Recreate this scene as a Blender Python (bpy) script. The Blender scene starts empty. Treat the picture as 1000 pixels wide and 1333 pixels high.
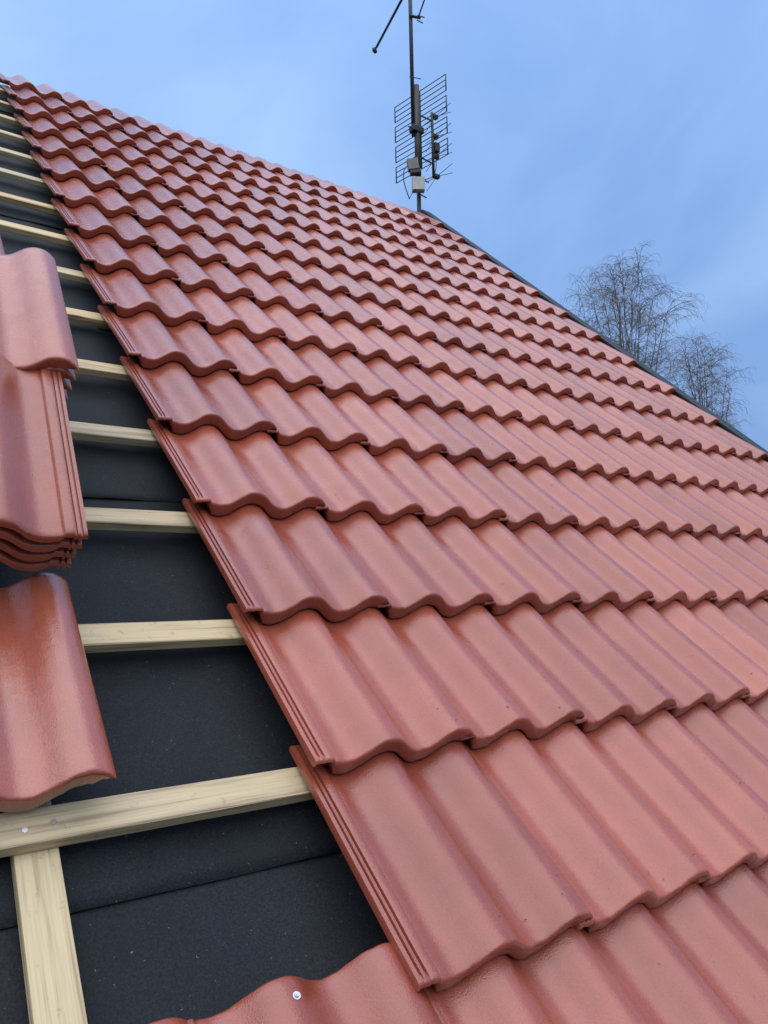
import bpy, bmesh, math, random
from mathutils import Vector, Matrix, noise as mnoise

# ------------------------------------------------------------------ camera, sky, sun, exposure
scene = bpy.context.scene
col = scene.collection
PITCH = math.radians(42.7)
Z0 = 3.6                                     # height of the roof frame's origin above the ground
SP, CP = math.sin(PITCH), math.cos(PITCH)


def roof(u, v, n):
    """roof frame (along the eaves, up the slope, off the surface) -> world"""
    return Vector((u, v * CP - n * SP, v * SP + n * CP + Z0))


ROOF_ROT = Matrix.Rotation(PITCH, 4, 'X')
ROOF_M = Matrix.Translation((0, 0, Z0)) @ ROOF_ROT

cam_d = bpy.data.cameras.new('camera')
cam = bpy.data.objects.new('camera', cam_d)
col.objects.link(cam)
scene.camera = cam
R = ((0.81955315, -0.43325777, 0.37499379),
     (0.0497958, -0.59810788, -0.79986708),
     (0.57083536, 0.6742067, -0.46860678))
right, down, fwd = Vector(R[0]), Vector(R[1]), Vector(R[2])
m3 = Matrix((right, -down, -fwd)).transposed()
cam.matrix_world = ROOF_M @ Matrix.Translation((-0.78409, -0.27350, 0.89412)) @ m3.to_4x4()
cam_d.sensor_fit = 'VERTICAL'
cam_d.sensor_height = 24.0
cam_d.sensor_width = 18.0
cam_d.lens = 24.0 * 1001.0 / 1333.0
cam_d.clip_start = 0.02
cam_d.clip_end = 3000

SUN_EL, SUN_AZ = math.radians(66), math.radians(-145)      # azimuth from +Y towards +X
sun_dir = Vector((math.sin(SUN_AZ) * math.cos(SUN_EL), math.cos(SUN_AZ) * math.cos(SUN_EL), math.sin(SUN_EL)))

world = bpy.data.worlds.new('World')
scene.world = world
world.use_nodes = True
wn, wl = world.node_tree.nodes, world.node_tree.links
wn.clear()
w_out = wn.new('ShaderNodeOutputWorld')
w_bg = wn.new('ShaderNodeBackground')
sky = wn.new('ShaderNodeTexSky')
sky.sky_type = 'NISHITA'
sky.sun_disc = False
sky.sun_elevation = SUN_EL
sky.sun_rotation = SUN_AZ
sky.altitude = 100
sky.air_density = 1.3
sky.dust_density = 1.0
sky.ozone_density = 2.0
w_tc = wn.new('ShaderNodeTexCoord')
w_mp = wn.new('ShaderNodeMapping')
w_mp.inputs['Scale'].default_value = (1.0, 1.0, 1.5)
w_mp.inputs['Location'].default_value = (1.7, 0.4, 0.9)
w_n1 = wn.new('ShaderNodeTexNoise')                      # broad cloud banks
w_n1.inputs['Scale'].default_value = 1.9
w_n1.inputs['Detail'].default_value = 6
w_n1.inputs['Roughness'].default_value = 0.52
w_n1.inputs['Distortion'].default_value = 0.6
w_r1 = wn.new('ShaderNodeValToRGB')
w_r1.color_ramp.elements[0].position = 0.34
w_r1.color_ramp.elements[0].color = (1.72, 3.1, 6.05, 1)
w_r1.color_ramp.elements[1].position = 0.68
w_r1.color_ramp.elements[1].color = (3.2, 4.8, 7.6, 1)
w_mix = wn.new('ShaderNodeMixRGB')
w_mix.inputs[0].default_value = 0.85                     # cloud veil over the clear sky
w_sep = wn.new('ShaderNodeSeparateXYZ')
w_gr = wn.new('ShaderNodeMapRange')                      # overcast sky: brighter towards the zenith
w_gr.inputs['From Min'].default_value = 0.0
w_gr.inputs['From Max'].default_value = 1.0
w_gr.inputs['To Min'].default_value = 0.85
w_gr.inputs['To Max'].default_value = 1.45
w_mul = wn.new('ShaderNodeMixRGB')
w_mul.blend_type = 'MULTIPLY'
w_mul.inputs[0].default_value = 1.0
wl.new(w_tc.outputs['Generated'], w_mp.inputs['Vector'])
wl.new(w_tc.outputs['Generated'], w_sep.inputs[0])
wl.new(w_sep.outputs['Z'], w_gr.inputs['Value'])
wl.new(w_mp.outputs['Vector'], w_n1.inputs['Vector'])
wl.new(w_n1.outputs['Fac'], w_r1.inputs['Fac'])
wl.new(sky.outputs[0], w_mix.inputs[1])
wl.new(w_r1.outputs['Color'], w_mix.inputs[2])
wl.new(w_mix.outputs[0], w_mul.inputs[1])
wl.new(w_gr.outputs[0], w_mul.inputs[2])
wl.new(w_mul.outputs[0], w_bg.inputs['Color'])
w_bg.inputs['Strength'].default_value = 0.0635
wl.new(w_bg.outputs[0], w_out.inputs['Surface'])

sun_d = bpy.data.lights.new('sun', 'SUN')
sun_d.energy = 1.4
sun_d.angle = math.radians(95)
sun_d.color = (1.0, 0.94, 0.84)
sun = bpy.data.objects.new('sun', sun_d)
col.objects.link(sun)
sun.location = (0, 0, 30)
sun.rotation_euler = (-sun_dir).to_track_quat('-Z', 'Y').to_euler()

vs = scene.view_settings
vs.view_transform = 'Standard'
vs.look = 'None'
vs.gamma = 1.0
vs.exposure = 1.05
vs.use_curve_mapping = False
scene.render.engine = 'CYCLES'

rnd = random.Random(11)

# ------------------------------------------------------------------ helpers


def tag(o, label=None, cat=None, group=None, kind=None):
    for k, v in (('label', label), ('category', cat), ('group', group), ('kind', kind)):
        if v:
            o[k] = v
    return o


def empty(name, loc, label, cat, group=None):
    o = bpy.data.objects.new(name, None)
    o.empty_display_size = 0.1
    o.location = loc
    col.objects.link(o)
    return tag(o, label, cat, group)


def link(name, me, mat=None, parent=None, mw=None):
    """one mesh object; mw = wanted world matrix"""
    o = bpy.data.objects.new(name, me)
    col.objects.link(o)
    if mat is not None and not me.materials:
        me.materials.append(mat)
    mw = mw or Matrix.Identity(4)
    if parent is not None:
        o.parent = parent
        pm = Matrix.Translation(parent.location) @ parent.rotation_euler.to_matrix().to_4x4() \
            if parent.parent is None and parent.type == 'EMPTY' else parent['_mw'] and Matrix([parent['_mw'][i * 4:i * 4 + 4] for i in range(4)])
        o.matrix_local = pm.inverted() @ mw
    else:
        o.matrix_world = mw
    o['_mw'] = [x for r in mw for x in r]
    return o


def mesh_of(name, bm, smooth=False):
    bmesh.ops.recalc_face_normals(bm, faces=bm.faces)
    me = bpy.data.meshes.new(name)
    bm.to_mesh(me)
    bm.free()
    if smooth:
        for p in me.polygons:
            p.use_smooth = True
    return me


def add_box(bm, x0, x1, y0, y1, z0, z1, bevel=0.0):
    b = bmesh.new()
    bmesh.ops.create_cube(b, size=1)
    for v in b.verts:
        v.co = Vector(((x0 + x1) / 2 + v.co.x * (x1 - x0), (y0 + y1) / 2 + v.co.y * (y1 - y0), (z0 + z1) / 2 + v.co.z * (z1 - z0)))
    if bevel:
        bmesh.ops.bevel(b, geom=b.edges[:], offset=bevel, segments=2, affect='EDGES', profile=0.5)
    t = bpy.data.meshes.new('t')
    b.to_mesh(t)
    b.free()
    bm.from_mesh(t)
    bpy.data.meshes.remove(t)


def tube(verts, faces, pts, radii, sides=4, cap=True):
    """append a tapered tube along pts"""
    base = len(verts)
    prev = None
    for i, p in enumerate(pts):
        d = (pts[min(i + 1, len(pts) - 1)] - pts[max(i - 1, 0)])
        if d.length < 1e-9:
            d = Vector((0, 0, 1))
        d.normalize()
        if prev is None:
            a = Vector((0, 0, 1)) if abs(d.z) < 0.9 else Vector((1, 0, 0))
            s = d.cross(a).normalized()
        else:
            s = (prev - d * prev.dot(d)).normalized()
        prev = s
        t = d.cross(s)
        for k in range(sides):
            an = 2 * math.pi * k / sides
            verts.append(p + (s * math.cos(an) + t * math.sin(an)) * radii[i])
    for i in range(len(pts) - 1):
        for k in range(sides):
            a = base + i * sides + k
            b = base + i * sides + (k + 1) % sides
            faces.append((a, b, b + sides, a + sides))
    if cap:
        faces.append(tuple(base + k for k in range(sides))[::-1])
        e = base + (len(pts) - 1) * sides
        faces.append(tuple(e + k for k in range(sides)))


def tube_obj(name, runs, mat, parent, mw=None, sides=8, smooth=True):
    v, f = [], []
    for pts, radii in runs:
        pts = [Vector(p) for p in pts]
        if not hasattr(radii, '__len__'):
            radii = [radii] * len(pts)
        tube(v, f, pts, radii, sides)
    me = bpy.data.meshes.new(name)
    me.from_pydata(v, [], f)
    if smooth:
        for p in me.polygons:
            p.use_smooth = len(p.vertices) == 4
    return link(name, me, mat, parent, mw)


def box_obj(name, dims, mat, parent, mw=None, bevel=0.002):
    bm = bmesh.new()
    add_box(bm, *dims, bevel=bevel)
    return link(name, mesh_of(name, bm), mat, parent, mw)


# ------------------------------------------------------------------ materials
def new_mat(name):
    m = bpy.data.materials.new(name)
    m.use_nodes = True
    n, l = m.node_tree.nodes, m.node_tree.links
    return m, n, l, n['Principled BSDF']


def ramp(n, stops):
    r = n.new('ShaderNodeValToRGB')
    e = r.color_ramp.elements
    while len(e) < len(stops):
        e.new(0.5)
    for i, (p, c) in enumerate(stops):
        e[i].position = p
        e[i].color = c if len(c) == 4 else (*c, 1)
    return r


def noise_node(n, l, vec, scale, detail=3, rough=0.5, dist=0.0):
    t = n.new('ShaderNodeTexNoise')
    t.inputs['Scale'].default_value = scale
    t.inputs['Detail'].default_value = detail
    t.inputs['Roughness'].default_value = rough
    t.inputs['Distortion'].default_value = dist
    l.new(vec, t.inputs['Vector'])
    return t


def mix_col(n, l, fac, a, b, mode='MIX'):
    m = n.new('ShaderNodeMixRGB')
    m.blend_type = mode
    for s, v in ((m.inputs[0], fac), (m.inputs[1], a), (m.inputs[2], b)):
        if isinstance(v, (int, float)):
            s.default_value = v
        elif isinstance(v, tuple):
            s.default_value = (*v, 1) if len(v) == 3 else v
        else:
            l.new(v, s)
    return m.outputs[0]


def math_node(n, l, op, a, b=0.0, clamp=False):
    m = n.new('ShaderNodeMath')
    m.operation = op
    m.use_clamp = clamp
    for s, v in ((m.inputs[0], a), (m.inputs[1], b)):
        if isinstance(v, (int, float)):
            s.default_value = v
        else:
            l.new(v, s)
    return m.outputs[0]


def object_vec(n, l, scale=(1, 1, 1), per_object=True):
    tc = n.new('ShaderNodeTexCoord')
    mp = n.new('ShaderNodeMapping')
    mp.inputs['Scale'].default_value = scale
    l.new(tc.outputs['Object'], mp.inputs['Vector'])
    if per_object:
        oi = n.new('ShaderNodeObjectInfo')
        k = math_node(n, l, 'MULTIPLY', oi.outputs['Random'], 37.0)
        cb = n.new('ShaderNodeCombineXYZ')
        for i in range(3):
            l.new(k, cb.inputs[i])
        l.new(cb.outputs[0], mp.inputs['Location'])
        return mp.outputs[0], oi.outputs['Random']
    return mp.outputs[0], None


def mat_tile(name='red_coated_concrete', r_lo=0.21, r_hi=0.37, coat=0.6):
    m, n, l, p = new_mat(name)
    vec, rn = object_vec(n, l)
    base = ramp(n, [(0.0, (0.300, 0.063, 0.034)), (0.45, (0.345, 0.076, 0.041)), (0.55, (0.360, 0.078, 0.040)), (1.0, (0.405, 0.100, 0.056))])
    l.new(rn, base.inputs['Fac'])
    big = noise_node(n, l, vec, 8, 5, 0.65)
    bl = ramp(n, [(0.32, (0.87, 0.86, 0.87)), (0.68, (1.07, 1.09, 1.10))])
    l.new(big.outputs['Fac'], bl.inputs['Fac'])
    c1 = mix_col(n, l, 1.0, base.outputs['Color'], bl.outputs['Color'], 'MULTIPLY')
    # dried run marks down the slope
    vs_, _ = object_vec(n, l, (70, 5, 70))
    run = noise_node(n, l, vs_, 1.0, 3, 0.6)
    rr = ramp(n, [(0.50, (0, 0, 0)), (0.72, (1, 1, 1))])
    l.new(run.outputs['Fac'], rr.inputs['Fac'])
    c1 = mix_col(n, l, math_node(n, l, 'MULTIPLY', rr.outputs['Color'], 0.22), c1, (0.19, 0.055, 0.040))
    # fine grain of the coating
    fine = noise_node(n, l, vec, 420, 2, 0.6)
    fr = ramp(n, [(0.3, (0.80, 0.80, 0.80)), (0.7, (1.14, 1.14, 1.14))])
    l.new(fine.outputs['Fac'], fr.inputs['Fac'])
    c2 = mix_col(n, l, 0.7, c1, fr.outputs['Color'], 'MULTIPLY')
    # specks of dirt and birch seed in loose drifts
    sp = noise_node(n, l, vec, 190, 2, 0.5, 0.7)
    cl = noise_node(n, l, vec, 6, 2, 0.5)
    thr = math_node(n, l, 'SUBTRACT', sp.outputs['Fac'], math_node(n, l, 'MULTIPLY', math_node(n, l, 'SUBTRACT', 0.60, cl.outputs['Fac']), 0.42))
    sr = ramp(n, [(0.695, (0, 0, 0)), (0.735, (1, 1, 1))])
    l.new(thr, sr.inputs['Fac'])
    sfac = math_node(n, l, 'MULTIPLY', sr.outputs['Color'], 0.6)
    c3 = mix_col(n, l, sfac, c2, (0.045, 0.02, 0.018))
    l.new(c3, p.inputs['Base Color'])
    # patchy rain film: smoother where water stands
    wet = noise_node(n, l, vec, 14, 5, 0.65, 0.8)
    wr = ramp(n, [(0.38, (r_lo,) * 3), (0.62, (r_hi,) * 3)])
    l.new(wet.outputs['Fac'], wr.inputs['Fac'])
    l.new(wr.outputs['Color'], p.inputs['Roughness'])
    p.inputs['IOR'].default_value = 1.5
    p.inputs['Coat Weight'].default_value = coat
    p.inputs['Coat Roughness'].default_value = r_lo * 0.75
    b1 = n.new('ShaderNodeBump')
    b1.inputs['Strength'].default_value = 0.45
    b1.inputs['Distance'].default_value = 0.0012
    l.new(fine.outputs['Fac'], b1.inputs['Height'])
    mid = noise_node(n, l, vec, 38, 4, 0.55)
    b2 = n.new('ShaderNodeBump')
    b2.inputs['Strength'].default_value = 0.35
    b2.inputs['Distance'].default_value = 0.002
    l.new(mid.outputs['Fac'], b2.inputs['Height'])
    l.new(b1.outputs[0], b2.inputs['Normal'])
    l.new(b2.outputs[0], p.inputs['Normal'])
    l.new(b2.outputs[0], p.inputs['Coat Normal'])
    return m


def mat_wood(name, light, dark, grey, along=0):
    m, n, l, p = new_mat(name)

    def stretched(a, b, z=None):
        sc = [a, a, a]
        sc[along] = b
        return object_vec(n, l, tuple(sc))
    vec, rn = stretched(60, 2.2)
    g = noise_node(n, l, vec, 1.0, 4, 0.55, 0.7)              # broad grain
    vec1, _ = stretched(260, 7)
    h = noise_node(n, l, vec1, 1.0, 3, 0.6, 0.3)              # fibres
    f = math_node(n, l, 'ADD', math_node(n, l, 'MULTIPLY', g.outputs['Fac'], 0.62), math_node(n, l, 'MULTIPLY', h.outputs['Fac'], 0.38))
    r = ramp(n, [(0.40, dark), (0.48, tuple((a * 0.7 + b * 0.3) for a, b in zip(light, dark))), (0.57, light)])
    l.new(f, r.inputs['Fac'])
    # weathered grey varies from one lath to the next
    c = mix_col(n, l, math_node(n, l, 'MULTIPLY', rn, 0.7), r.outputs['Color'], mix_col(n, l, 0.7, r.outputs['Color'], grey))
    vec2, _ = stretched(16, 5)
    kn = n.new('ShaderNodeTexVoronoi')
    kn.inputs['Scale'].default_value = 1.0
    l.new(vec2, kn.inputs['Vector'])
    kr = ramp(n, [(0.07, (1, 1, 1)), (0.17, (0, 0, 0))])
    l.new(kn.outputs['Distance'], kr.inputs['Fac'])
    c = mix_col(n, l, math_node(n, l, 'MULTIPLY', kr.outputs['Color'], 0.7), c, (0.13, 0.07, 0.03))
    vec3, _ = object_vec(n, l)
    st = noise_node(n, l, vec3, 45, 4, 0.65)
    s_r = ramp(n, [(0.62, (0, 0, 0)), (0.75, (1, 1, 1))])
    l.new(st.outputs['Fac'], s_r.inputs['Fac'])
    c = mix_col(n, l, math_node(n, l, 'MULTIPLY', s_r.outputs['Color'], 0.5), c, (0.14, 0.11, 0.08))
    l.new(c, p.inputs['Base Color'])
    p.inputs['Roughness'].default_value = 0.62
    b = n.new('ShaderNodeBump')
    b.inputs['Strength'].default_value = 0.4
    b.inputs['Distance'].default_value = 0.0015
    l.new(h.outputs['Fac'], b.inputs['Height'])
    l.new(b.outputs[0], p.inputs['Normal'])
    return m


def mat_felt():
    m, n, l, p = new_mat('black_underlay_felt')
    vec, _ = object_vec(n, l)
    a = noise_node(n, l, vec, 300, 2, 0.7)
    r = ramp(n, [(0.3, (0.003, 0.004, 0.006)), (0.7, (0.016, 0.019, 0.024))])
    l.new(a.outputs['Fac'], r.inputs['Fac'])
    bgn = noise_node(n, l, vec, 5, 4, 0.6)
    br = ramp(n, [(0.3, (0.7, 0.7, 0.7)), (0.7, (1.25, 1.25, 1.25))])
    l.new(bgn.outputs['Fac'], br.inputs['Fac'])
    c = mix_col(n, l, 1.0, r.outputs['Color'], br.outputs['Color'], 'MULTIPLY')
    lint = noise_node(n, l, vec, 190, 1, 0.4, 1.4)
    lr = ramp(n, [(0.755, (0, 0, 0)), (0.80, (1, 1, 1))])
    l.new(lint.outputs['Fac'], lr.inputs['Fac'])
    c = mix_col(n, l, math_node(n, l, 'MULTIPLY', lr.outputs['Color'], 0.6), c, (0.22, 0.21, 0.18))
    l.new(c, p.inputs['Base Color'])
    p.inputs['Roughness'].default_value = 0.75
    p.inputs['Specular IOR Level'].default_value = 0.3
    b = n.new('ShaderNodeBump')
    b.inputs['Strength'].default_value = 0.5
    b.inputs['Distance'].default_value = 0.0012
    l.new(a.outputs['Fac'], b.inputs['Height'])
    l.new(b.outputs[0], p.inputs['Normal'])
    return m


def mat_plain(name, colr, rough=0.5, metal=0.0, vary=0.15, scale=20):
    m, n, l, p = new_mat(name)
    vec, _ = object_vec(n, l)
    t = noise_node(n, l, vec, scale, 4, 0.6)
    r = ramp(n, [(0.3, tuple(c * (1 - vary) for c in colr)), (0.7, tuple(c * (1 + vary) for c in colr))])
    l.new(t.outputs['Fac'], r.inputs['Fac'])
    l.new(r.outputs['Color'], p.inputs['Base Color'])
    p.inputs['Roughness'].default_value = rough
    p.inputs['Metallic'].default_value = metal
    return m


M_TILE = mat_tile()
M_TILE_WET = mat_tile('rain_wet_concrete', 0.13, 0.28, 0.9)
M_BATTEN = mat_wood('sawn_spruce', (0.68, 0.50, 0.25), (0.31, 0.18, 0.065), (0.38, 0.35, 0.29))
M_COUNTER = mat_wood('sawn_spruce_upslope', (0.69, 0.52, 0.27), (0.34, 0.20, 0.075), (0.45, 0.40, 0.29), along=1)
M_FELT = mat_felt()
M_BLACK = mat_plain('black_painted_metal', (0.008, 0.010, 0.012), 0.6)
M_DECK = mat_plain('deck_boards', (0.30, 0.21, 0.12), 0.7)
M_WALL = mat_plain('painted_wall', (0.62, 0.60, 0.55), 0.8, 0, 0.06, 3)
M_ZINC = mat_plain('galvanised_steel', (0.5, 0.51, 0.52), 0.35, 0.9)
M_MAST = mat_plain('weathered_steel_tube', (0.05, 0.042, 0.036), 0.55, 0.3)
M_MAST_D = mat_plain('dark_steel_tube', (0.022, 0.022, 0.028), 0.5, 0.3)
M_ROD = mat_plain('dull_wire', (0.05, 0.055, 0.065), 0.5, 0.5)
M_PLASTIC = mat_plain('black_plastic', (0.012, 0.012, 0.014), 0.5)
M_BOX = mat_plain('grey_plastic_box', (0.40, 0.42, 0.37), 0.5)
M_BOX_D = mat_plain('dull_grey_box', (0.17, 0.165, 0.15), 0.6)
M_BARK = mat_plain('birch_bark', (0.16, 0.14, 0.13), 0.8, 0, 0.5, 6)
M_TWIG = mat_plain('birch_twig', (0.155, 0.118, 0.098), 0.8, 0, 0.2, 2)
M_DEBRIS = mat_plain('dry_plant_bits', (0.05, 0.03, 0.02), 0.8)
M_LINT = mat_plain('pale_shavings', (0.5, 0.44, 0.3), 0.8)
M_GRASS = mat_plain('winter_lawn', (0.055, 0.075, 0.03), 0.9, 0, 0.35, 2)

# ------------------------------------------------------------------ ground
bm = bmesh.new()
bmesh.ops.create_grid(bm, x_segments=40, y_segments=40, size=900)
for v in bm.verts:
    r = max(0.0, v.co.length - 60)
    v.co.z = 0.004 * r * mnoise.noise(v.co * 0.01)
ground = link('ground', mesh_of('ground', bm), M_GRASS)
tag(ground, kind='structure')

# ------------------------------------------------------------------ the house
PITCHV = 0.3488          # course spacing
TILE_L = 0.42
U_LEFT, U_VERGE = -3.45, 3.157
V_EAVE, V_RIDGE = -1.42, 5.70
ridge_w = roof(0, V_RIDGE, -0.14)
eave_w = roof(0, V_EAVE, -0.14)
house = empty('house', (0, 0, 0), 'house roof being retiled with red wavy concrete tiles over black underlay', 'house')


def roof_box(name, dims, mat, bevel=0.0):
    return box_obj(name, dims, mat, house, ROOF_M, bevel)


roof_box('roof_deck', (U_LEFT, U_VERGE + 0.06, V_EAVE, V_RIDGE - 0.02, -0.165, -0.143), M_DECK)
# rear slope, mirrored about the ridge
back_m = Matrix.Translation((0, 2 * ridge_w.y, 0)) @ Matrix.Scale(-1, 4, (0, 1, 0)) @ ROOF_M
bm = bmesh.new()
add_box(bm, U_LEFT, U_VERGE + 0.06, V_EAVE, V_RIDGE - 0.02, -0.165, -0.128)
me = mesh_of('rear_slope', bm)
me.transform(back_m)
me.flip_normals()
link('rear_slope', me, M_FELT, house)
# walls
wy0, wy1 = eave_w.y + 0.35, 2 * ridge_w.y - eave_w.y - 0.35
wtop = eave_w.z + 0.35 * SP / CP - 0.06
X0, X1 = U_LEFT + 0.25, U_VERGE - 0.2
t = 0.2
box_obj('wall', (X0, X1, wy0, wy0 + t, -0.02, wtop), M_WALL, house, bevel=0)
box_obj('wall', (X0, X1, wy1 - t, wy1, -0.02, wtop), M_WALL, house, bevel=0)
for xa in (X0, X1 - t):
    bm = bmesh.new()
    prof = [(wy0 + t, -0.02), (wy1 - t, -0.02), (wy1 - t, wtop + t * SP / CP - 0.03), (ridge_w.y, ridge_w.z - 0.12), (wy0 + t, wtop + t * SP / CP - 0.03)]
    va = [bm.verts.new((xa, y, z)) for y, z in prof]
    vb = [bm.verts.new((xa + t, y, z)) for y, z in prof]
    bm.faces.new(va)
    bm.faces.new(vb[::-1])
    for i in range(5):
        j = (i + 1) % 5
        bm.faces.new((va[i], vb[i], vb[j], va[j]))
    link('gable_wall', mesh_of('gable_wall', bm), M_WALL, house)

# underlay sheets, each lapping over the one below
lap0, lapd = 0.257, 0.93


def underlay(v0, v1, seed, edge_noise=0.004):
    nu, nv = 170, 34
    verts, faces = [], []
    for layer in (0, 1):
        for j in range(nv + 1):
            for i in range(nu + 1):
                u = U_LEFT + 0.02 + (U_VERGE + 0.05 - U_LEFT) * i / nu
                f = j / nv
                vv = v0 + (v1 - v0) * f
                if j == 0:
                    vv += edge_noise * mnoise.noise(Vector((u * 2.1, seed, 0)))
                cb = abs(((u + 0.56) / 0.6 + 0.5) % 1.0 - 0.5) * 0.6       # distance to the nearest counter batten
                free = min(1, max(0, (cb - 0.03) / 0.12))
                wob = min(1, f / 0.15) * 0.009 * mnoise.noise(Vector((u * 2.2, vv * 4.5, seed))) + 0.004 * mnoise.noise(Vector((u * 9, vv * 7, seed)))
                nn = -0.1300 - 0.0035 * f + free * wob
                if f < 0.12:
                    nn += 0.0012 * (1 - f / 0.12)
                verts.append((u, vv, nn - 0.0016 * layer))
    N = (nu + 1) * (nv + 1)
    for j in range(nv):
        for i in range(nu):
            a = j * (nu + 1) + i
            q = (a, a + 1, a + nu + 2, a + nu + 1)
            faces.append(q)
            faces.append(tuple(N + k for k in q[::-1]))
    for i in range(nu):
        faces.append((i + 1, i, N + i, N + i + 1))
    me = bpy.data.meshes.new('underlay_sheet')
    me.from_pydata(verts, [], faces)
    for p in me.polygons:
        p.use_smooth = True
    link('underlay_sheet', me, M_FELT, house, ROOF_M)


k = -2
while lap0 + k * lapd < V_RIDGE - 0.1:
    a = max(V_EAVE, lap0 + k * lapd)
    b = min(V_RIDGE - 0.01, lap0 + (k + 1) * lapd + 0.1)
    underlay(a, b, k * 3.7)
    k += 1

# counter battens (up the slope) and tiling battens (along the eaves)
CB_T, CB_B = -0.1040, -0.1278
BT_T = -0.0810
j = 0
for uc in [-0.56 + 0.6 * i for i in range(-4, 7)]:
    if uc > U_VERGE - 0.02 or uc < U_LEFT + 0.05:
        continue
    runs = [(V_EAVE + 0.02, V_RIDGE - 0.06)]
    if abs(uc + 0.56) < 0.01:
        runs = [(V_EAVE + 0.02, 0.41), (1.02, V_RIDGE - 0.06)]       # two lengths with a gap between them
    for va_, vb_ in runs:
        bm = bmesh.new()
        add_box(bm, -0.0275, 0.0275, va_, vb_, CB_B, CB_T, 0.0015)
        link('counter_batten', mesh_of('counter_batten', bm), M_COUNTER, house, ROOF_M @ Matrix.Translation((uc, 0, 0)))


def batten(vb, seed, big=False):
    segs = 90
    w, h = 0.052, (CB_T + 0.001) * -1 + BT_T
    verts, faces = [], []
    b = 0.0018
    sec = [(b, 0), (w - b, 0), (w, b), (w, h - b), (w - b, h), (b, h), (0, h - b), (0, b)]
    for i in range(segs + 1):
        u = U_LEFT + 0.03 + (U_VERGE - 0.02 - U_LEFT) * i / segs
        dv = 0.002 * mnoise.noise(Vector((u * 0.8, seed, 1)))
        for q, (y, z) in enumerate(sec):
            e = 0.0012 * mnoise.noise(Vector((u * 7, seed * 3 + q, 2)))
            verts.append((u, y + dv + (e if q in (0, 7, 6, 5) else 0), z - h))
    for i in range(segs):
        for q in range(8):
            a, c = i * 8 + q, i * 8 + (q + 1) % 8
            faces.append((a, a + 8, c + 8, c))
    faces.append(tuple(range(8)))
    faces.append(tuple(segs * 8 + q for q in range(8))[::-1])
    me = bpy.data.meshes.new('batten')
    me.from_pydata(verts, [], faces)
    me.validate()
    return link('batten', me, M_BATTEN, house, ROOF_M @ Matrix.Translation((0, vb, BT_T)))


ROWS = range(-4, 16)
for c in ROWS:
    bo = batten(0.335 + c * PITCHV + rnd.uniform(-.003, .003), c * 1.3)
    if c == 0:                                    # nail heads where it crosses the counter batten
        for nu_, nv_ in ((-0.5755, 0.3555), (-0.5395, 0.3610)):
            bm = bmesh.new()
            bmesh.ops.create_cone(bm, cap_ends=True, segments=14, radius1=0.0042, radius2=0.0038, depth=0.0014)
            nl = link('nail', mesh_of('nail', bm), M_ZINC, bo, ROOF_M @ Matrix.Translation((nu_, nv_, BT_T + 0.0006)) @ Matrix.Rotation(0.08, 4, 'X'))


# ---- tiles -------------------------------------------------------
LIP = 0.0335
TILT = math.asin(0.0366 / PITCHV)


def wave(u):
    w = math.cos(2 * math.pi * (u + 0.03) / 0.15)
    return -0.009 + 0.018 * w * (1.18 - 0.18 * w * w)


def profile():
    """(u, height, body thickness, nose depth) from the interlock to the overlapping roll"""
    P = []
    for u, z in ((-.167, -.0205), (-.1662, -.0185), (-.1600, -.0180), (-.1592, -.0225), (-.1565, -.0225), (-.1557, -.0180),
                 (-.1510, -.0180), (-.1502, -.0225), (-.1478, -.0225), (-.1470, -.0172), (-.1460, -.0168), (-.1335, -.0166),
                 (-.1320, -.0172), (-.1305, -.0200), (-.1280, -.0235)):
        P.append((u, z, 0.011, 0.012 if u < -.133 else 0.020))
    u = -0.1225
    while u < 0.1345:
        P.append((u, wave(u), 0.0150, LIP))
        u += 0.0074
    for u, th in ((.138, .012), (.145, .0095), (.151, .008), (.1555, .007), (.1575, .006)):
        P.append((u, wave(u) if u < .157 else wave(u) - .0012, th, max(th, wave(u) + 0.0172)))
    return P


PROF = profile()


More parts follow.
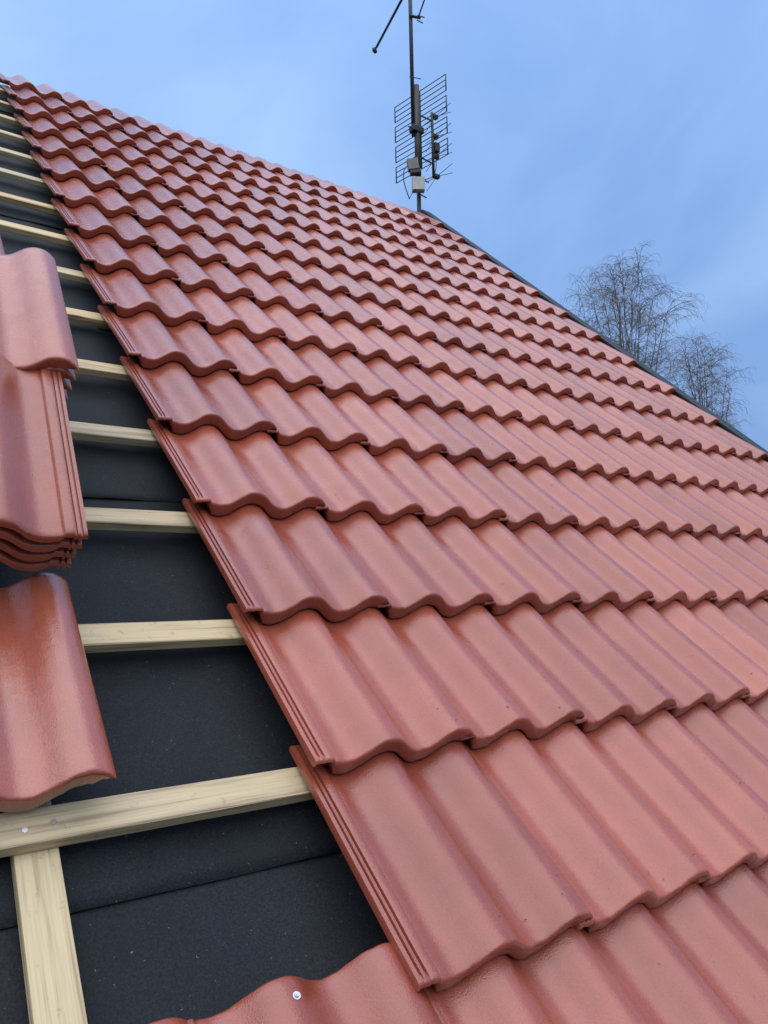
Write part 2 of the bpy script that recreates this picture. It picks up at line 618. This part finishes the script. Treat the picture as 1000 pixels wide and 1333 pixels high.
def tile_mesh(seed):
    path = [(TILE_L, 'b'), (0.2, 'b'), (0.045, 'b'), (0.034, 'l'), (0.0062, 'l'), (0.0040, 'l2'), (0.0028, 'l3'), (0.0, -.0085), (-0.0002, -.0060), (0.0006, -.0034), (0.0022, -.0014),
            (0.0045, -.0003), (0.0075, 0), (0.02, 0), (0.06, 0), (0.12, 0), (0.2, 0), (0.28, 0), (0.36, 0), (0.408, 0), (0.417, -.0012), (TILE_L, -.004)]
    verts, faces = [], []
    M, N = len(path), len(PROF)
    for (u, z, th, lp) in PROF:
        for y, d in path:
            if d == 'b':
                dz = -th
            elif d == 'l':
                dz = -lp
            elif d == 'l2':
                dz = -lp + 0.0018
            elif d == 'l3':
                dz = -lp * 0.84
            else:
                dz = max(d, -lp * 0.45)
            q = Vector((u * 40, y * 30 + seed * 17, seed))
            zz = max(z, -.0182) if (-.166 < u < -.1465 and y < 0.0115) else z
            jy = 0.0018 * mnoise.noise(q * 2.2) if y < 0.016 else (0.0016 * mnoise.noise(q * 1.5) if y > .41 else 0)
            jz = 0.0007 * mnoise.noise(q * 0.35 + Vector((9, 0, 0)))
            if y < 0.016 and d not in (0,):
                jz += 0.0008 * mnoise.noise(q * 3.1) + 0.0006 * mnoise.noise(q * 9.0)
            ju = 0.0012 * mnoise.noise(Vector((seed, y * 60, 4))) if (u < -.166 or u > .157) else 0
            verts.append((u + ju, y + jy, zz + dz + jz))
    for i in range(N - 1):
        for j in range(M):
            a, b = i * M + j, i * M + (j + 1) % M
            faces.append((a, a + M, b + M, b))
    faces.append(tuple(range(M)))
    faces.append(tuple((N - 1) * M + j for j in range(M))[::-1])
    me = bpy.data.meshes.new('tile')
    me.from_pydata(verts, [], faces)
    bm = bmesh.new()
    bm.from_mesh(me)
    bmesh.ops.recalc_face_normals(bm, faces=bm.faces)
    for e in bm.edges:
        e.smooth = not (len(e.link_faces) == 2 and e.calc_face_angle(0) > math.radians(50))
    for f in bm.faces:
        f.smooth = True
    bm.to_mesh(me)
    bm.free()
    me.materials.append(M_TILE)
    return me


TILES = [tile_mesh(s) for s in range(6)]


def tile_matrix(u, v, n, tilt, yaw=0.0, roll=0.0):
    return ROOF_M @ Matrix.Translation((u, v, n)) @ Matrix.Rotation(tilt, 4, 'X') @ Matrix.Rotation(roll, 4, 'Y') @ Matrix.Rotation(yaw, 4, 'Z')


screw_tile = None
for c in ROWS:
    first = 0 if c >= 0 else -10
    for i in range(first, 11):
        u = 0.3 * i
        if u - 0.167 < U_LEFT:
            continue
        mw = tile_matrix(u + rnd.uniform(-.0009, .0009), c * PITCHV + rnd.uniform(-.0032, .0032), rnd.uniform(-.0004, .0008),
                         -TILT + rnd.uniform(-.0010, .0010), rnd.uniform(-.0045, .0045))
        o = link('tile', TILES[rnd.randrange(6)], None, house, mw)
        if c == -1 and i == -1:
            screw_tile = o

# the one fixing screw in view, with its washer
bm = bmesh.new()
bmesh.ops.create_cone(bm, cap_ends=True, segments=20, radius1=0.0054, radius2=0.0049, depth=0.0016, matrix=Matrix.Translation((0, 0, 0.0008)))
bmesh.ops.create_cone(bm, cap_ends=True, segments=16, radius1=0.0030, radius2=0.0026, depth=0.0026, matrix=Matrix.Translation((0, 0, 0.0026)))
bmesh.ops.create_cone(bm, cap_ends=True, segments=6, radius1=0.0017, radius2=0.0015, depth=0.001, matrix=Matrix.Translation((0, 0, 0.0041)))
tm = Matrix([list(screw_tile['_mw'])[i * 4:i * 4 + 4] for i in range(4)])
scr = link('screw', mesh_of('screw', bm), M_ZINC, screw_tile, tm @ Matrix.Translation((-0.018, 0.392, wave(-0.018) - 0.0004)))
scr['label'] = 'small bright screw with washer'

# black verge flashing along the gable end
roof_box('verge_flashing', (U_VERGE + 0.012, U_VERGE + 0.105, V_EAVE, V_RIDGE - 0.03, -0.075, -0.010), M_BLACK, 0.004)
roof_box('barge_board', (U_VERGE + 0.065, U_VERGE + 0.095, V_EAVE, V_RIDGE - 0.03, -0.29, -0.077), M_BLACK, 0.003)
bm = bmesh.new()
add_box(bm, 2.93, U_VERGE + 0.1, ridge_w.y - 0.075, ridge_w.y + 0.16, ridge_w.z + 0.036, ridge_w.z + 0.042, 0.001)
link('ridge_underlay_flap', mesh_of('ridge_underlay_flap', bm), M_FELT, house)

# ------------------------------------------------------------------ loose tiles stacked on the battens
S = 0.0248


def loose(label, group, u, v, n, tilt, yaw=0.0, roll=0.0, wet=False):
    me = TILES[rnd.randrange(6)]
    if wet:
        me = me.copy()
        me.materials[0] = M_TILE_WET
    o = link('loose_tile', me, None, None, tile_matrix(u, v, n, tilt, yaw, roll))
    tag(o, label, 'roof tile', group)
    return o


def pile(u, v, n, tilt, count, labels, group, flip=False, du=0.0, dv=0.0, yaw=0.0):
    """stack of tiles, topmost first; (u, v, n) is the right-hand corner of the end nearest the eaves"""
    for q in range(count):
        lab = labels[min(q, len(labels) - 1)]
        uu, vv, nn = u + du * q + rnd.uniform(-.001, .001), v + dv * q, n - S * q * math.cos(tilt)
        vv += S * q * math.sin(tilt)
        if not flip:
            loose(lab, group, uu - 0.157, vv, nn + 0.008, tilt, yaw + rnd.uniform(-.004, .004))
        else:
            loose_flip(lab, group, uu, vv, nn, tilt, yaw)


def loose_flip(lab, group, uu, vv, nn, tilt, yaw):
    M = ROOF_M @ Matrix.Translation((uu, vv, nn + 0.018)) @ Matrix.Rotation(tilt, 4, 'X') @ Matrix.Rotation(yaw + rnd.uniform(-.004, .004), 4, 'Z') \
        @ Matrix.Rotation(math.pi, 4, 'Z') @ Matrix.Translation((0.167, -TILE_L, 0))
    o = link('loose_tile', TILES[rnd.randrange(6)], None, None, M)
    tag(o, lab, 'roof tile', group)


G = 'loose roof tiles lying on the battens'
# single wet tile on the two lowest bare battens
loose('glossy wet red roof tile lying alone across the lowest bare battens', G, -0.467 - 0.157, 0.373, -0.0105, math.radians(-1.2), math.radians(0.3), wet=True)
# flat tiles underneath that carry the two leaning stacks
for q in range(3):
    loose('red roof tile buried under the two leaning stacks', G, -0.475 - 0.157, 1.062, 0.046 - S * q, 0)
# third stack further up the slope
for q in range(8):
    loose(['tile with a blue sheen in the third stack, rolled edge under the ribbed one',
           'red roof tile buried low in the third stack up the slope'][min(q, 1)], G, -0.497 - 0.157 - 0.001 * q, 1.612, 0.1685 - S * q, 0)
loose_flip('ribbed edge tile on top of the third stack, mostly hidden by the upper stack', G, -0.525, 1.60, 0.206, 0, 0)
# lower stack: turned round, ribbed edge towards the laid roof
pile(-0.462, 0.75, 0.100, math.radians(12.0), 4,
     ['top tile of the lower stack, ribbed interlocking edge facing the laid tiles',
      'second tile down in the lower stack, ribbed edge outwards',
      'third tile down in the lower stack, ribbed edge outwards',
      'bottom tile of the lower stack, just above the single wet tile'], G, True, du=-0.004)
# upper stack: rolled edge towards the laid roof, lips over the lower stack
pile(-0.432, 1.148, 0.200, math.radians(8.3), 4,
     ['top tile of the upper stack, rounded lip overhanging the ribbed tile below',
      'second tile of the upper stack, pale corner showing under the top lip',
      'third tile of the upper stack, pale corner showing under two others',
      'fourth tile of the upper stack, lowest pale corner showing'], G, du=-0.002)

# ------------------------------------------------------------------ small litter
v_, f_ = [], []
for q in range(170):
    u, vv = rnd.uniform(-0.15, 1.6), rnd.uniform(-0.3, 1.9)
    if q % 3:
        vv = math.floor(vv / PITCHV) * PITCHV + rnd.uniform(0.015, 0.07)      # most of it gathers above the lips
    c = math.floor(vv / PITCHV)
    y = vv - c * PITCHV
    if y < 0.02:
        continue
    uu = (u + 0.15) % 0.3 - 0.15
    if uu < -0.11:
        continue
    z = wave(uu) - y * math.tan(TILT) + 0.0022
    a = rnd.uniform(0, math.pi)
    ln = rnd.uniform(0.0012, 0.0055)
    d = Vector((math.cos(a), math.sin(a) * 1, 0)) * ln
    p0 = Vector((u, vv, z))
    if uu + d.x < -0.1 or uu + d.x > .13:
        continue
    p1 = p0 + d
    p1.z = wave(uu + d.x) - (y + d.y) * math.tan(TILT) + 0.0022
    tube(v_, f_, [p0, (p0 + p1) / 2 + Vector((0, 0, .0006)), p1], [0.0005, 0.0007, 0.0003], 4)
me = bpy.data.meshes.new('plant_litter')
me.from_pydata(v_, [], f_)
tag(link('plant_litter', me, M_DEBRIS, None, ROOF_M), 'scattered dark bits of twig and seed on the laid tiles', 'litter', kind='stuff')

# ------------------------------------------------------------------ aerial mast at the gable peak
MX, MY = 3.18, 4.23
mz = ridge_w.z + 0.02
ant = empty('antenna_mast', (MX, MY, mz), 'dark steel antenna mast with wire grid reflector at the gable peak', 'antenna')


def A(z):   # heights were measured for a ridge at 3.79 above the roof origin
    return z + Z0


tube_obj('mast', [([(MX + .008, MY, mz - 0.25), (MX + .008, MY, A(4.05))], 0.019)], M_MAST_D, ant)
tube_obj('mast_pipe', [([(MX + .008, MY, A(4.03)), (MX + .008, MY, A(5.03))], 0.027)], M_MAST, ant, sides=12)
tube_obj('upper_mast', [([(MX - .022, MY + .018, A(4.55)), (MX - .022, MY + .018, A(6.7))], 0.0175)], M_MAST_D, ant, sides=12)
# reflector: four bays of four rods in a frame, running roughly up the photograph's depth
pL, pR = Vector((3.182, 4.549, 0)), Vector((3.283, 3.934, 0))
refl = tube_obj('reflector_bracket', [([(MX, MY, A(4.60)), (MX + .055, MY + .01, A(4.60))], 0.012),
                                      ([(MX, MY, A(4.35)), (MX + .055, MY + .01, A(4.35))], 0.008),
                                      ([(MX + .055, MY + .01, A(4.27)), (MX + .055, MY + .01, A(5.0))], 0.007)], M_ROD, ant)
for g in range(4):
    zt = 5.0 - 0.197 * g
    for r in range(4):
        z = A(zt - 0.05 * r)
        tube_obj('reflector_rod', [([(pL.x, pL.y, z), (pR.x, pR.y, z)], 0.0042)], M_ROD, ant, sides=5)
    for p in (pL, pR):
        tube_obj('reflector_frame', [([(p.x, p.y, A(zt - 0.152)), (p.x, p.y, A(zt + 0.002))], 0.0058)], M_ROD, ant, sides=5)
# dipole boom with four bow ties in front of the grid
bx, by = MX + 0.165, MY - 0.02
boom = tube_obj('dipole_boom', [([(bx, by, A(4.20)), (bx, by, A(4.82))], 0.0125)], M_MAST, ant, sides=6)
for za, zb in ((4.76, 4.74), (4.36, 4.33)):
    tube_obj('stand_off', [([(MX + .05, MY, A(za)), (bx, by, A(zb))], 0.007)], M_PLASTIC, ant)
for z in (4.79, 4.60, 4.41, 4.22):
    kx = bx + 0.035
    box_obj('dipole_clamp', (kx - .035, kx + .025, by - .02, by + .02, A(z) - .017, A(z) + .017), M_PLASTIC, ant, bevel=0.004)
    for sgn in (-1, 1):
        for dz in (0.055, -0.055):
            tube_obj('dipole_rod', [([(kx, by, A(z)), (kx + .03, by + sgn * 0.185, A(z) + dz * .8)], 0.0026)], M_ROD, ant, sides=5)
box_obj('balun_box', (bx + .005, bx + .06, by - .03, by + .03, A(4.445), A(4.53)), M_PLASTIC, ant, bevel=0.005)
box_obj('mast_clamp', (MX - .06, MX + .06, MY - .035, MY + .035, A(4.575), A(4.63)), M_PLASTIC, ant, bevel=0.006)
tube_obj('clamp_bolt', [([(MX - .10, MY - .01, A(4.60)), (MX + .08, MY - .01, A(4.60))], 0.005),
                        ([(MX - .08, MY - .02, A(5.07)), (MX + .05, MY - .02, A(5.10))], 0.004)], M_ROD, ant)
# amplifier boxes with drip loops
mb = Matrix.Translation((MX - .085, MY - .045, A(4.225))) @ Matrix.Rotation(math.radians(-32), 4, 'Z') @ Matrix.Rotation(math.radians(-8), 4, 'Y')
box_obj('amplifier_box', (-.048, .048, -.03, .03, -.05, .05), M_BOX_D, ant, mb, 0.004)
box_obj('amplifier_foot', (-.035, .06, -.025, .035, -.085, -.051), M_PLASTIC, ant, mb, 0.004)
mb2 = Matrix.Translation((MX - .035, MY - .05, A(4.055))) @ Matrix.Rotation(math.radians(-32), 4, 'Z')
box_obj('junction_box', (-.055, .055, -.03, .03, -.062, .062), M_BOX, ant, mb2, 0.005)
box_obj('junction_box_lid', (-.051, .051, -.036, -.0305, -.058, .058), M_BOX, ant, mb2, 0.002)


def curve_pts(ctrl, n=24):
    out = []
    c = [Vector(p) for p in ctrl]
    c = [c[0] * 2 - c[1]] + c + [c[-1] * 2 - c[-2]]
    for i in range(1, len(c) - 2):
        for k in range(n // (len(c) - 3)):
            s = k / (n // (len(c) - 3))
            p0, p1, p2, p3 = c[i - 1:i + 3]
            out.append(0.5 * ((2 * p1) + (p2 - p0) * s + (2 * p0 - 5 * p1 + 4 * p2 - p3) * s * s + (3 * p1 - p0 - 3 * p2 + p3) * s ** 3))
    out.append(c[-2])
    return out


tube_obj('cable', [(curve_pts([(MX - .10, MY - .05, A(4.24)), (MX - .16, MY - .02, A(4.17)), (MX - .165, MY - .02, A(4.05)), (MX - .12, MY - .03, A(3.91))]), 0.0045)], M_PLASTIC, ant, sides=6)
tube_obj('cable', [(curve_pts([(MX - .05, MY - .05, A(4.00)), (MX - .09, MY - .04, A(3.97)), (MX - .12, MY - .03, A(3.91))]), 0.003)], M_PLASTIC, ant, sides=6)
tube_obj('cable', [(curve_pts([(bx + .03, by, A(4.45)), (bx + .03, by, A(4.3)), (bx - .02, by, A(4.20)), (MX + .02, MY - .04, A(4.12))]), 0.004)], M_PLASTIC, ant, sides=6)
for za, xe in ((4.14, .10), (3.99, .07)):
    tube_obj('hose_clip', [([(MX - .02, MY - .03, A(za)), (MX + xe, MY - .03, A(za - .012))], 0.0055)], M_PLASTIC, ant)
# boom of the second aerial crossing the mast above the frame
tube_obj('aerial_boom', [([(3.420, 5.168, A(6.10)), (3.150, 4.05, A(6.10))], 0.0125)], M_MAST_D, ant, sides=8)
box_obj('boom_end_bracket', (-.035, .02, -.016, .02, -.025, .012), M_PLASTIC, ant, Matrix.Translation((3.428, 5.2, A(6.095))) @ Matrix.Rotation(0.5, 4, 'Z'), 0.008)
tube_obj('boom_clamp', [([(MX - .06, MY + .02, A(6.10)), (MX + .05, MY + .02, A(6.10))], 0.022)], M_PLASTIC, ant)
tube_obj('strut', [([(3.214, 4.20, A(5.70)), (3.190, 4.05, A(5.80)), (3.175, 4.05, A(6.10))], 0.007)], M_MAST_D, ant, sides=6)
tube_obj('upper_clamp', [([(MX - .05, MY, A(5.685)), (MX + .06, MY - .02, A(5.70))], 0.013), ([(MX + .03, MY - .02, A(5.71)), (MX + .10, MY - .03, A(5.715))], 0.005),
                         ([(MX + .02, MY - .02, A(5.66)), (MX + .08, MY - .03, A(5.65))], 0.005)], M_PLASTIC, ant)

# ------------------------------------------------------------------ bare birches beyond the gable


def birch(label, az, dist, height, crown_w, crown_h, seed, n_stem):
    rg = random.Random(seed)
    cx = cam.matrix_world.translation.x + dist * math.sin(math.radians(az))
    cy = cam.matrix_world.translation.y + dist * math.cos(math.radians(az))
    root = empty('birch_tree', (cx, cy, 0), label, 'tree', 'bare birches beyond the gable')
    tv, tf, lv, lf, wv, wf = [], [], [], [], [], []

    def path(p, d, length, segs, droop, wander):
        pts = [p.copy()]
        d = d.normalized()
        st = length / segs
        for i in range(segs):
            d = (d + Vector((rg.gauss(0, wander), rg.gauss(0, wander), rg.gauss(0, wander))) + Vector((0, 0, -droop * (i + 1) / segs))).normalized()
            p = p + d * st
            pts.append(p.copy())
        return pts

    H, W = height, crown_w
    trunk = path(Vector((0, 0, -0.1)), Vector((rg.uniform(-.03, .03), rg.uniform(-.03, .03), 1)), H * 0.80, 16, -0.03, 0.03)
    tube(tv, tf, trunk, [0.17 * (1 - i / 17.5) ** 0.9 + 0.008 for i in range(17)], 8)

    def twigs(p, d, n, length):
        for _ in range(n):
            dd = (d * 0.55 + Vector((rg.gauss(0, .55), rg.gauss(0, .55), rg.uniform(-.1, .6)))).normalized()
            L = length * rg.uniform(0.45, 1.35)
            pts = path(p, dd, L, 5, 0.62, 0.10)
            tube(wv, wf, pts, [0.0042, 0.0036, 0.0031, 0.0026, 0.0021, 0.0015], 3, False)
            for k in (1, 2, 3, 4):
                if rg.random() < 0.7:
                    q = path(pts[k], (pts[k + 1] - pts[k]).normalized() + Vector((rg.gauss(0, .6), rg.gauss(0, .6), rg.uniform(-.6, .3))), L * rg.uniform(.3, .6), 3, 0.5, 0.1)
                    tube(wv, wf, q, [0.0027, 0.0024, 0.0019, 0.0013], 3, False)

    top_c = Vector((trunk[-1].x, trunk[-1].y, H - crown_h))
    for i in range(n_stem):
        # stems fan out of the trunk and end on a domed outline
        el = math.radians(20 + 68 * ((i + 0.5) / n_stem) ** 0.8)
        a = i * 2.399 + rg.uniform(-.3, .3)
        rr = rg.uniform(0.82, 1.0)
        end = top_c + Vector((math.cos(a) * math.cos(el) * W / 2 * rr, math.sin(a) * math.cos(el) * W / 2 * rr, math.sin(el) * crown_h * rr))
        f = 0.44 + 0.26 * math.sin(el) * rg.uniform(0.75, 1.1)
        k = min(15, max(0, int(min(f, .99) * 16)))
        p0 = trunk[k]
        hgt = max(0.6, end.z - p0.z)
        p1 = p0 + Vector(((end.x - p0.x) * 0.36, (end.y - p0.y) * 0.36, hgt * 0.40))
        p2 = p0 + Vector(((end.x - p0.x) * 0.72, (end.y - p0.y) * 0.72, hgt * 0.88))
        n = 12
        pts = []
        for q in range(n + 1):
            s_ = q / n
            b = p0 * (1 - s_) ** 3 + p1 * 3 * s_ * (1 - s_) ** 2 + p2 * 3 * s_ * s_ * (1 - s_) + end * s_ ** 3
            if 0 < q:
                b = b + Vector((rg.gauss(0, .03), rg.gauss(0, .03), rg.gauss(0, .03))) * W / 4
            pts.append(b)
        r0 = 0.018 + 0.022 * rg.random()
        tube(lv, lf, pts, [r0 * (1 - q / (n + 1)) + 0.005 for q in range(n + 1)], 5)
        for q in range(4, n + 1):
            for _ in range(2):
                aa = rg.uniform(0, 2 * math.pi)
                out = Vector((pts[q].x - top_c.x, pts[q].y - top_c.y, 0))
                out = out.normalized() if out.length > .05 else Vector((0, 0, 0))
                dd = (Vector((0, 0, 0.9)) + out * 0.45 + Vector((math.cos(aa), math.sin(aa), 0)) * 0.8).normalized()
                sub = path(pts[q], dd, W * rg.uniform(0.09, 0.25), 5, 0.30, 0.10)
                tube(lv, lf, sub, [0.0095, 0.0085, 0.0075, 0.0065, 0.0055, 0.004], 4)
                for sI in (2, 3, 4, 5):
                    twigs(sub[sI], (sub[sI] - sub[sI - 1]).normalized(), 2 if rg.random() < .65 else 1, 0.14 * W)
    mw = Matrix.Translation((cx, cy, 0))
    for name, v, f, mt in (('trunk', tv, tf, M_BARK), ('limbs', lv, lf, M_TWIG), ('crown', wv, wf, M_TWIG)):
        me = bpy.data.meshes.new(name)
        me.from_pydata(v, [], f)
        for p in me.polygons:
            p.use_smooth = True
        link(name, me, mt, root, mw)
    return root


cam_z = cam.matrix_world.translation.z
birch('tall bare birch with a wide domed crown of drooping twigs behind the gable', 52.7, 30, cam_z + 30 * math.tan(math.radians(22.9)), 4.8, 5.4, 5, 22)
birch('shorter bare birch with thin drooping twigs beside the wide domed birch', 58.6, 33, cam_z + 33 * math.tan(math.radians(17.7)), 4.3, 4.8, 8, 15)

for o in bpy.data.objects:
    if '_mw' in o:
        del o['_mw']
